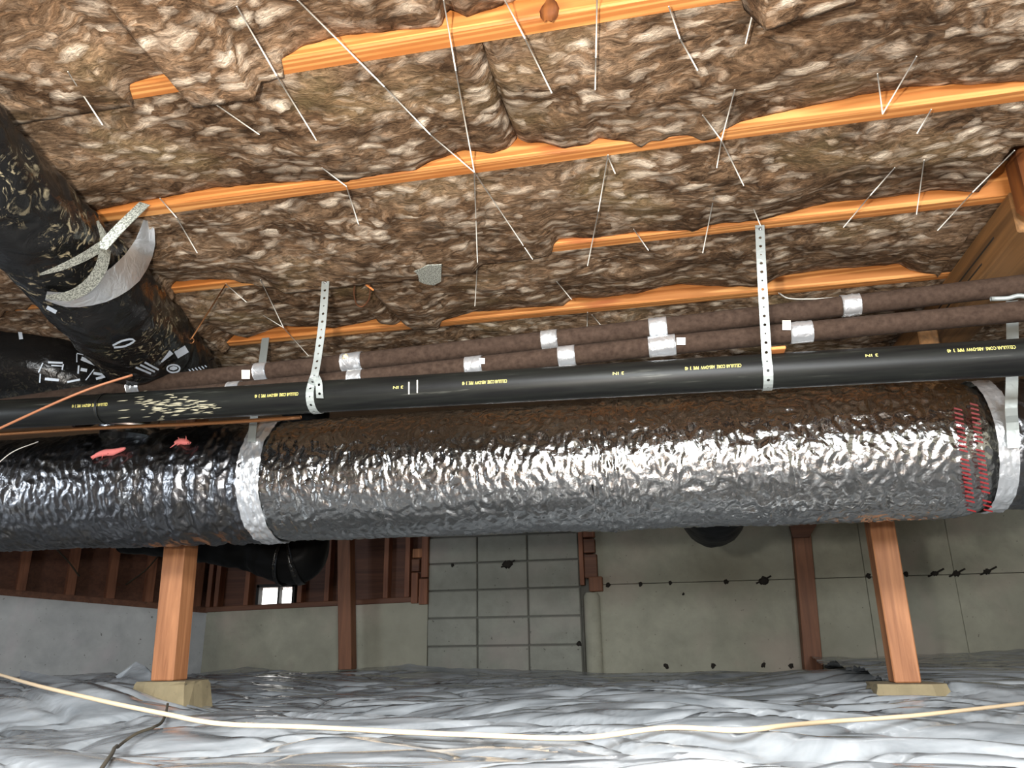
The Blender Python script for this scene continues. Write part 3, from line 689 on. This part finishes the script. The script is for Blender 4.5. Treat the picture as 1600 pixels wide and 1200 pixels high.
# perforated straps
def perf(P, half, pitch, th=0.0014, wdir=np.array([1.0, 0, 0])):
    P = np.asarray(P, float); L = np.concatenate([[0], np.cumsum(np.linalg.norm(np.diff(P, axis=0), axis=1))]); T = np.gradient(P, axis=0)
    def at(u, v):
        p = np.array([np.interp(u, L, P[:, i]) for i in range(3)]); t = np.array([np.interp(u, L, T[:, i]) for i in range(3)]); t /= np.linalg.norm(t)
        wv = wdir-t*np.dot(wdir, t); wv /= np.linalg.norm(wv); return p+wv*v, np.cross(t, wv)
    V = []; Fc = []; n = int(L[-1]/pitch); pt = L[-1]/n
    for c in range(n):
        u = (c+.5)*pt; h = pt/2; r = 0.0040 if c % 3 else 0.0022
        sq = [(-h, -half), (0, -half), (h, -half), (h, 0), (h, half), (0, half), (-h, half), (-h, 0)]
        an = [math.radians(a) for a in (225, 270, 315, 0, 45, 90, 135, 180)]
        b0 = len(V)
        for sgn in (1, -1):
            for (a, b) in sq:
                p, nn = at(u+a, b); V.append(p+nn*th/2*sgn)
            for a in an:
                p, nn = at(u+r*math.cos(a), r*math.sin(a)); V.append(p+nn*th/2*sgn)
        for j in range(8):
            k = (j+1) % 8
            Fc.append((b0+j, b0+k, b0+8+k, b0+8+j)); Fc.append((b0+16+k, b0+16+j, b0+24+j, b0+24+k))
            Fc.append((b0+8+j, b0+8+k, b0+24+k, b0+24+j))
            if j in (0, 1, 4, 5): Fc.append((b0+k, b0+j, b0+16+j, b0+16+k))
    return V, Fc
def around(px0, n=8):                               # under the pipe from its front to its back
    return [pa+dv*px0+(PR+.0025)*(math.cos(t)*np.array([0, -1.0, 0])+math.sin(t)*az_) for t in np.linspace(0.5, -2.6, n)]
yf = PY-PR-0.003
def strap(pxs, label):
    pts = [aY(x, y, Y) for x, y, Y in pxs]; u = np.dot(hit(pxs[-1][0], pxs[-1][1], pipeP, PR)-pa, dv)
    pts = pts[:-1]+around(u)
    o = tag(add('perforated_strap', *perf(spline(np.array(pts), 60), 0.0115, 0.0235), M['galv'], None), label, 'strap')
    t = pts[0]
    add('screw', *lump(t+np.array([0, -.002, -.012]), .005, (1, 1, .8), 5), M['nail'], o, True); return o
strap([(1187, 352, 1.888), (1190, 420, 1.886), (1194, 490, 1.884), (1197, 540, yf-.004), (1200, 580, yf)], 'right perforated metal strap hanging from the third joist around the black pipe')
strap([(509, 436, 1.888), (504, 500, 1.886), (497, 555, 1.884), (491, 588, yf-.016), (485, 610, yf-.004)], 'left perforated metal strap bowing around the black pipe below a fold')
P = [aY(x, y, Y) for x, y, Y in ((492, 586, 1.875), (498, 598, 1.868), (499, 612, 1.872), (500, 622, 1.882))]
tag(add('strap_end', *perf(spline(np.array(P), 10), .010, .02), M['galv']), 'short folded strap end lying against the left perforated strap', 'strap')
# chip wedged in the strap
tag(add('wood_chip', *join(box(*[0.27, 0.305], 1.875, 1.92, 0.888, 0.896, .002)), M['chip']), 'small orange wood chip on the black pipe beside the right strap', 'wood chip')

# ================================================================== MAIN FOIL DUCT
DY, DR = 2.46, 0.204
za, zb_ = 0.770, 0.743
def dz(X): return zb_+(za-zb_)*(1.0-X)/3.4
def dpath(xa, xb, n): X = np.linspace(xa, xb, n); return np.stack([X, np.full(n, DY), dz(X)], 1)
ductP = dpath(-3.2, 1.7, 50)
def dX(px, py): return hit(px, py, ductP, DR)[0]
xt1 = dX(385, 745); xt2 = dX(942, 740); xe = dX(1578, 720)
du = empty('foil_duct', (0, DY, dz(0)-DR)); tag(du, 'large foil-wrapped round duct running across below the black pipe', 'duct')
def duct_sec(xa, xb, mm, sd, puck=0, taper=None, rr_=DR):
    n = int((xb-xa)/0.0052)+2; ns = 250; P = dpath(xa, xb, n)
    def dfn(s, t):
        X = xa+s; arc = t*DR
        wx = X+0.012*gn(X*22, arc*22, sd+5); wy = arc+0.012*gn(X*22, arc*22, sd+6)
        d = 0.0050*(0.55-np.abs(gn(wx*36, wy*24, sd))*2.2) + 0.0034*gn(wx*62, wy*34, sd+1) + 0.008*gn(X*4, arc*4, sd+2) + 0.0012*gn(X*120, arc*80, sd+3)
        e = np.minimum(X-xa, xb-X); d = d*np.clip(e/0.05+.15, 0, 1) - 0.010*np.clip(1-e/0.05, 0, 1)**2*(e < .05)
        if puck:                                    # pleats pulled towards the collar
            q = np.clip(1-np.abs(X-(xt1-0.22))/0.30, 0, 1); d = d+q*0.007*np.sin(X*75+3*gn(X*6, arc*4, 2)+arc*6)
        if taper: d = d-taper*np.clip((X-(xb-0.17))/0.17, 0, 1)**2
        return d
    o = add('duct_sleeve', *tube(P, rr_, ns, True, dfn), mm, du, True); return o
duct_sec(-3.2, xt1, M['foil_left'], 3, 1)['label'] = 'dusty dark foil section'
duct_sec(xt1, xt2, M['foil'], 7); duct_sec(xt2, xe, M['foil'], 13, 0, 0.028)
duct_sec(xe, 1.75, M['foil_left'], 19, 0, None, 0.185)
def band(xa, xb, mm, name, amp, sd, th=0.006):
    n = 40; P = dpath(xa, xb, n)
    return add(name, *tube(P, DR+th, 160, False, lambda s, t: amp*gn(s*45, t*DR*30, sd)+amp*.6*gn(s*90, t*DR*80, sd+1)+0.004*gn(s*5, t*3, sd)), mm, du, True)
band(xt1-0.035, xt1+0.045, M['tape'], 'tape_band', .009, 41)['label'] = 'shiny crinkled tape band at left'
band(xt2-0.03, xt2+0.05, M['foil'], 'tape_band', .008, 47, .004)['label'] = 'wrinkled foil joint'
band(xe-0.02, xe+0.03, M['tape'], 'tape_band', .004, 53, -.012)
# red print: two columns of short lines around the sleeve
for c, (dx) in enumerate((0, 26)):
    for i in range(24):
        y = 632+i*7.2; x = 1496+dx+ (i*0.95)
        if (i*7+c*3) % 11 == 0: continue
        P = [hit(x+q, y+q*.25, ductP, DR, .0045) for q in (-6.5, 0, 6.5)]
        V, Fc = ribbon(P, [np.array([0, -.3, .7])*.0030]*3, .003); add('red_print', V, Fc, M['red'], du)
# torn wool and collar at left
def tuft(pts, w_, sd, par):
    q = [hit(x, y, ductP, DR, .012) for x, y in pts]; parts = []
    P = spline(np.array(q), 12)
    parts.append(tube(P, w_*np.sin(np.linspace(.25, 2.9, 12))+.002, 9, True, lambda s, t: .35*w_*gn(s*60, t*2, sd)))
    for k in range(5):
        i = 2+2*k; e = P[i]+np.array([random.uniform(-.02, .02), -.012, random.uniform(-.025, .02)]); parts.append(tube(np.array([P[i], e]), [w_*.35, .001], 5))
    return add('pink_wool', *join(*parts), M['pink'], par, True)
tuft([(143, 715), (160, 708), (178, 706), (196, 700)], .010, 3, du)['label'] = 'pink wool poking from a tear'
tuft([(273, 692), (285, 690), (297, 692)], .009, 8, du)['label'] = 'pink wool poking from a hole'
cc = hit(190, 690, ductP, DR)
ccp = np.array([cc[0], DY-.12, dz(cc[0])+DR-.05])
add('metal_collar', *tube(np.array([ccp+np.array([0, 0, z]) for z in (0, .03, .035, .04, .09)]), [.095, .095, .1, .095, .095], 40), M['collar'], du, True)['label'] = 'galvanised collar'
# straps holding the duct
P = [aY(x, y, Y) for x, y, Y in ((415, 528, 2.325), (408, 580, 2.30), (400, 630, 2.285), (395, 668, 2.275))]; P.append(hit(393, 690, ductP, DR, .012))
tag(add('hanger_strap', *ribbon(spline(np.array(P), 16), [np.array([.014, 0, 0])]*16, .0015), M['galv']), 'plain flat metal strap behind the pipes holding the duct at the tape band', 'strap')
P = [aY(x, y, Y) for x, y, Y in ((1581, 470, 2.24), (1582, 530, 2.235), (1581, 600, 2.225), (1580, 640, 2.225))]; P.append(hit(1582, 665, ductP, DR, .004)); P.append(hit(1584, 700, ductP, DR, .006))
tag(add('hanger_strap', *ribbon(spline(np.array(P), 16), [np.array([.0155, 0, 0])]*16, .0015), M['galv']), 'bright white-lit flat strap at the right edge holding the duct end', 'strap')
P = [aY(x, y, 2.0) for x, y in ((1548, 467), (1575, 466), (1592, 462), (1612, 465))]
hk = tag(add('pipe_hook', *tube(spline(np.array(P), 12), .006, 8), M['galv'], None, True), 'small metal hook over the lower foam pipe at the right edge', 'hook')

# ================================================================== BLACK FLEX DUCTS
def flex(pts, ns=56, step=.008, amp=.010, sd=5):
    q = np.array([list(aD(x, y, D))+[r] for x, y, D, r in pts]); L = np.linalg.norm(np.diff(q[:, :3], axis=0), axis=1).sum()
    S = spline(q, max(12, int(L/step))); P, r = S[:, :3], S[:, 3]
    dfn = lambda s, t: amp*fbm(s*11+.6*np.sin(t*2), np.cos(t)*1.6+3, sd, 3)+amp*.7*gn(s*14, np.sin(t)*3+np.cos(t)*2, sd+4)-.5*amp*np.abs(gn(s*35, t*1.2, sd+2))
    return tube(P, r, ns, True, dfn), P, r
(fv, ff), bP, bR = flex([(-260, 40, 1.25, .10), (-120, 170, 1.38, .10), (10, 308, 1.60, .107), (100, 402, 1.88, .124), (152, 458, 2.04, .130), (215, 525, 2.42, .149), (262, 585, 2.66, .157), (278, 612, 2.68, .148), (284, 640, 2.69, .13)], 72, .007, .011)
bd = tag(add('flex_duct', fv, ff, M['black_duct'], None, True), 'large dusty black wrapped duct dropping from the upper left corner', 'duct')
(fv, ff), cP, cR = flex([(-260, 600, 2.72, .155), (-120, 585, 2.72, .155), (-20, 575, 2.72, .155), (60, 578, 2.73, .153), (115, 596, 2.77, .147), (150, 622, 2.80, .13), (165, 645, 2.80, .11)], 60, .008, .006, 15)
bd2 = tag(add('flex_duct', fv, ff, M['black_clean'], None, True), 'shiny black duct at the left edge with white print, behind the foam pipes', 'duct')
(fv, ff), eP, eR = flex([(200, 820, 3.7, .13), (300, 832, 3.7, .13), (400, 853, 3.65, .12), (445, 872, 3.6, .115), (470, 868, 3.6, .115), (478, 820, 3.7, .115), (478, 760, 3.8, .115), (478, 600, 3.95, .115)], 48, .012, .008, 25)
bd3 = tag(add('flex_duct', fv, ff, M['black_matte'], None, True), 'black flexible duct elbow in the dark beyond the foil duct, above the vent window', 'duct')
for (x, y) in ((430, 880), (462, 893)):
    i = np.argmin(((eP-hit(x, y, eP, eR))**2).sum(1)); i = min(max(i, 2), len(eP)-3)
    add('ring', *tube(eP[i-1:i+2], eR[i]+.008, 40), M['black_clean'], bd3, True)
(fv, ff), hP, hR = flex([(1118, 715, 2.52, .12), (1114, 790, 2.85, .122), (1113, 806, 3.2, .124), (1113, 804, 3.45, .124), (1113, 790, 4.0, .12)], 48, .012, .006, 35)
tag(add('flex_duct', fv, ff, M['black_matte'], None, True), 'round black duct end bulging below the foil duct, right of the middle', 'duct')

def strip_on(P, R, pxs, wpx, mm, nm, par, lift=.004, th=.002, n=14):
    S = spline(np.array([(x, y, 0.0) for x, y in pxs]), n) if len(pxs) > 2 else np.linspace(np.array([*pxs[0], 0.0]), np.array([*pxs[1], 0.0]), n)
    wd = np.broadcast_to(np.asarray(wpx, float), (len(S),)) if np.ndim(wpx) == 0 else np.interp(np.linspace(0, 1, n), np.linspace(0, 1, len(wpx)), wpx)
    T = np.gradient(S, axis=0); A = []
    for (x, y, _), t, w_ in zip(S, T, wd):
        nn = np.array([-t[1], t[0]])/np.hypot(t[0], t[1])
        A.append([hit(x+nn[0]*w_*k, y+nn[1]*w_*k, P, R, lift) for k in (-.5, -.17, .17, .5)])
    V = np.array(A).reshape(-1, 3); C_ = V-CAM; off = -C_/np.linalg.norm(C_, axis=1)[:, None]*th
    f = grid_faces(n, 4); m_ = len(V); rim = []
    return add(nm, np.concatenate([V, V+off]), f+[tuple(reversed([i+m_ for i in q])) for q in f], M[mm], par, True)
strip_on(bP, bR, [(72, 462), (110, 468), (160, 452), (200, 425), (225, 385), (232, 345)], [14, 26, 42, 46, 36, 16], 'tape', 'foil_tape', bd, .006)
strip_on(bP, bR, [(152, 345), (163, 372), (165, 392)], [4, 12, 14], 'strap', 'woven_strap', bd, .012)
strip_on(bP, bR, [(62, 429), (95, 418), (130, 402), (158, 385)], [3, 10, 14, 16], 'strap', 'woven_strap', bd, .015)
strip_on(bP, bR, [(72, 464), (110, 462), (140, 444), (158, 418), (165, 390)], [6, 16, 20, 20, 18], 'strap', 'woven_strap', bd, .018)
q0 = hit(158, 388, bP, bR, .02); q1 = aZ(226, 318, HB-.006)
P = spline(np.array([q0, 0.5*(q0+q1)+np.array([0, -.01, -.012]), q1]), 10)
wv = np.cross((q1-q0)/np.linalg.norm(q1-q0), fw); wv /= np.linalg.norm(wv)
add('woven_strap', *ribbon(P, [wv*.013]*10, .0018), M['strap'], bd)['label'] = 'grey woven strap tied up to the joist'
# prints on the black ducts
strip_on(bP, bR, [(176, 540), (190, 533), (205, 530), (210, 533), (195, 541), (178, 543)], 3, 'white', 'printed_mark', bd)
strip_on(bP, bR, [(275, 555), (292, 545)], 12, 'white', 'printed_mark', bd)
strip_on(bP, bR, [(252, 566), (268, 550)], [2, 8], 'white', 'printed_mark', bd)
for k in range(3): strip_on(bP, bR, [(212+k*7, 574-k*4), (236+k*6, 584-k*3)], 3, 'white', 'printed_mark', bd)
th = np.linspace(0, 2*math.pi, 13)
strip_on(bP, bR, [(271+10*math.cos(t), 576+6*math.sin(t)) for t in th], 2.5, 'white', 'printed_mark', bd, n=24)
strip_on(bP, bR, [(265, 576), (277, 575)], [3, 7, 3], 'white', 'printed_mark', bd)
for k in range(6): strip_on(bP, bR, [(295+k*5, 577-k*1.2), (303+k*4, 586-k*2.5)], 1.6, 'white', 'printed_mark', bd)
strip_on(bP, bR, [(73, 480), (88, 488)], 6, 'white', 'printed_mark', bd); 
strip_on(cP, cR, [(31, 516), (33, 530)], 6, 'white', 'printed_mark', bd2)
for seg, w_ in (([(75, 566), (98, 567)], 3), ([(80, 571), (98, 572)], 2), ([(60, 582), (67, 567)], 2), ([(97, 578), (99, 569)], 2), ([(62, 598), (63, 584)], 2),
                ([(70, 592), (92, 594)], 4), ([(120, 552), (162, 562)], 1.5), ([(120, 566), (120, 553)], 1.5), ([(127, 560), (163, 574)], 6), ([(122, 584), (123, 571)], 2.5),
                ([(126, 577), (136, 579)], 5), ([(134, 594), (147, 577)], 1.5), ([(146, 583), (166, 586)], 4), ([(150, 592), (164, 588)], 4), ([(105, 597), (125, 593)], 3)):
    strip_on(cP, cR, seg, w_, 'white', 'printed_mark', bd2, n=5)

# ================================================================== TWINE ON THE CEILING
zt_ = HB-0.018
tw = [([(370, 10), (432, 118), (495, 220)], 'white twine slanting over the left end of the nearest joist'),
      ([(465, 0), (600, 135), (672, 210), (741, 269), (832, 405)], 'longest white twine, running diagonally from the top edge over the second joist'),
      ([(693, 0), (712, 110), (741, 269), (746, 410), (742, 478)], 'white twine running straight down from the top edge to the fourth joist'),
      ([(268, 117), (340, 165), (405, 210)], 'white twine over the short exposed piece of the nearest joist at left'),
      ([(786, -5), (820, 60), (862, 145)], 'white twine crossing the nearest joist just left of its knot'),
      ([(933, -5), (931, 90), (930, 140)], 'white twine crossing the nearest joist right of its knot'),
      ([(1045, 10), (1062, 60), (1090, 110)], 'white twine at the right end of the nearest joist'),
      ([(1182, -5), (1165, 68)], 'short twine at the top edge beyond the nearest joist'),
      ([(1148, 140), (1127, 220), (1120, 262)], 'white twine crossing the second joist straight up above the right strap'),
      ([(1098, 180), (1127, 219), (1162, 290)], 'white twine slanting down rightward over the second joist above the right strap'),
      ([(1117, 300), (1098, 395)], 'faint twine on the batt left of the right strap'),
      ([(1371, 115), (1379, 178)], 'short upright twine of the pair tied at the right part of the second joist'),
      ([(1379, 178), (1432, 88)], 'long slanting twine of the pair tied at the right part of the second joist'),
      ([(1455, 171), (1433, 208)], 'short twine hanging from a nail near the right end of the second joist'),
      ([(1444, 250), (1432, 335)], 'upright twine crossing the third joist near the girder'),
      ([(1398, 262), (1360, 305), (1318, 355)], 'faint slanting twine crossing the third joist left of the upright one'),
      ([(1585, 235), (1520, 300), (1465, 360)], 'twine slanting to the end of the third joist beside the girder'),
      ([(1174, 318), (1188, 352)], 'short twine at the head of the right perforated strap'),
      ([(950, 242), (935, 330), (918, 415)], 'twine hanging straight from the middle of the second joist'),
      ([(949, 243), (961, 271)], 'short loose twine end at the middle of the second joist'),
      ([(503, 262), (541, 291), (560, 350), (592, 440)], 'frayed twine over the left half of the second joist'),
      ([(106, 112), (160, 195)], 'twine at far left above the black duct'),
      ([(250, 310), (276, 340), (308, 395)], 'kinked twine crossing the second joist beside the grey woven strap'),
      ([(353, 444), (385, 472)], 'short twine end below the left stub of the third joist'),
      ([(407, 437), (443, 512)], 'brownish twine between third and fourth joists, left of the left strap'),
      ([(412, 493), (443, 512), (482, 556)], 'twine crossing the left end of the fourth joist'),
      ([(990, 358), (1013, 391)], 'short twine crossing the middle of the third joist'),
      ([(918, 488), (917, 520)], 'tiny twine end just above the foam pipes near the middle'),
      ([(925, 492), (942, 512)], 'tiny slanting twine end just above the foam pipes near the middle'),
      ([(870, 440), (893, 468)], 'dark twine at the notch in the batt on the fourth joist')]
for pts, lab in tw:
    P = [aZ(x, y, zt_-0.004*(i % 2)) for i, (x, y) in enumerate(pts)]
    tag(add('twine', *join(*[tube(np.array([A, B]), 0.0014, 5) for A, B in zip(P[:-1], P[1:])]), M['twine'], None, True), lab, 'twine')
# wire from joist to black duct with a small loop
P = [aZ(353, 444, zt_), hit(318, 500, bP, bR, .06) if False else aZ(353, 444, zt_)*.45+hit(300, 528, bP, bR, .006)*.55, hit(300, 528, bP, bR, .006)]
tag(add('tie_wire', *join(wire([P[0], P[2]], .0022), tube(spline(np.array([P[2]+np.array([.008*math.cos(t), 0, .008*math.sin(t)-.01]) for t in np.linspace(0, 6.28, 12)]), 24), .0015, 5)), M['copper'], None, True),
    'tan wire with a loop from the third joist to the black duct', 'wire')
P = [aD(-15, 676, 1.9), aD(90, 628, 1.93), aD(150, 604, 1.96), aD(207, 586, 2.0)]
tag(add('tie_wire', *wire(P, .0035), M['rust'], None, True), 'long rusty wire slanting across the left ends of the pipes', 'wire')
P = [aZ(1217, 458, HB-.03), aZ(1232, 466, HB-.035), aZ(1270, 467, HB-.035), aZ(1320, 464, HB-.035)]
tag(add('white_wire', *wire(P, .0022), M['twine'], None, True), 'thin white wire above the foam pipes right of the right strap', 'wire')
P = [aY(-10, 730, 2.2), aY(20, 706, 2.21), aY(60, 690, 2.22)]
tag(add('white_wire', *wire(P, .0018), M['twine'], None, True), 'thin pale wire at the left edge in front of the foil duct', 'wire')
# rusty loop and splinters lying in the wool
P = [aZ(x, y, HB-.03) for x, y in ((560, 437), (553, 452), (557, 475), (566, 479), (576, 468), (578, 450), (575, 432))]
tag(add('wire_loop', *wire(P, .0022), M['rust'], None, True), 'rusty wire loop stuck in the batt right of the left strap', 'wire')
P = [aZ(551, 428, HB-.028), aZ(583, 453, HB-.032)]
tag(add('splinter', *tube(np.array(P), [.005, .003], 6), M['chip'], None, True), 'orange wood splinter beside the rusty wire loop', 'splinter')
V = [aZ(x, y, HB-.045) for x, y in ((643, 425), (655, 422), (668, 415), (690, 414), (689, 440), (678, 446), (664, 444), (655, 440), (653, 430))]
V2 = [v+np.array([0, 0, .003]) for v in V]; n = len(V)
tag(add('tape_scrap', V+V2, [tuple(range(n)), tuple(reversed(range(n, 2*n)))]+[(i, (i+1) % n, n+(i+1) % n, n+i) for i in range(n)], M['strap']), 'torn grey woven tape scrap stuck on the batt', 'tape')

# ================================================================== CORDS ON THE PLASTIC
P = [aD(x, y, D) for x, y, D in ((-25, 1050, 3.3), (0, 1058, 3.0), (60, 1076, 2.36), (150, 1098, 2.05), (260, 1122, 1.88), (340, 1136, 1.82))]
P += [onfloor(x, y, .004) for x, y in ((480, 1143), (620, 1149), (760, 1156), (900, 1160), (1040, 1158), (1170, 1146), (1300, 1134), (1450, 1121), (1620, 1101))]
S = spline(np.array(P), 220)
zz = np.maximum(S[:, 2], [zsheet(x, y, 3)+.004 for x, y in S[:, :2]])
S[:, 2] = np.convolve(np.pad(zz, 12, 'edge'), np.hanning(27)[1:-1]/np.hanning(27).sum(), 'valid')[:len(zz)]+.008
tag(add('extension_cord', *tube(S, .0055, 8), M['cord'], None, True), 'long pale cord lying right across the plastic sheet', 'cord')
P = [onfloor(x, y, .006) for x, y in ((262, 1100), (258, 1118), (246, 1134), (214, 1146), (190, 1162), (172, 1182), (155, 1206))]
S = spline(np.array(P), 60); S[:, 2] = np.maximum(S[:, 2], [zsheet(x, y)+.004 for x, y in S[:, :2]])
tag(add('dry_stem', *tube(S, .004, 6), M['dark'], None, True), 'dark dry stem lying on the plastic at lower left, crossing the cord', 'stem')

# ================================================================== groups of repeats
GR = {'floor_joist': 'joists of the floor above', 'insulation_batt': 'glass wool batts between the joists', 'twine': 'twine holding up the insulation',
      'support_post': 'wooden support posts', 'concrete_pier': 'concrete piers under the front posts', 'perforated_strap': 'perforated pipe straps',
      'hanger_strap': 'flat duct straps', 'foam_sleeve_pipe': 'foam-sleeved pipes', 'flex_duct': 'black flexible ducts', 'vapor_barrier': 'plastic ground sheets',
      'plastic_flap': 'turned-up plastic folds', 'tie_wire': 'loose wires', 'hanging_wire': 'wires on the left framing', 'white_wire': 'thin white wires'}
for o in sc.objects:
    k = o.name.split('.')[0]
    if o.parent is None and k in GR and 'label' in o: o['group'] = GR[k]
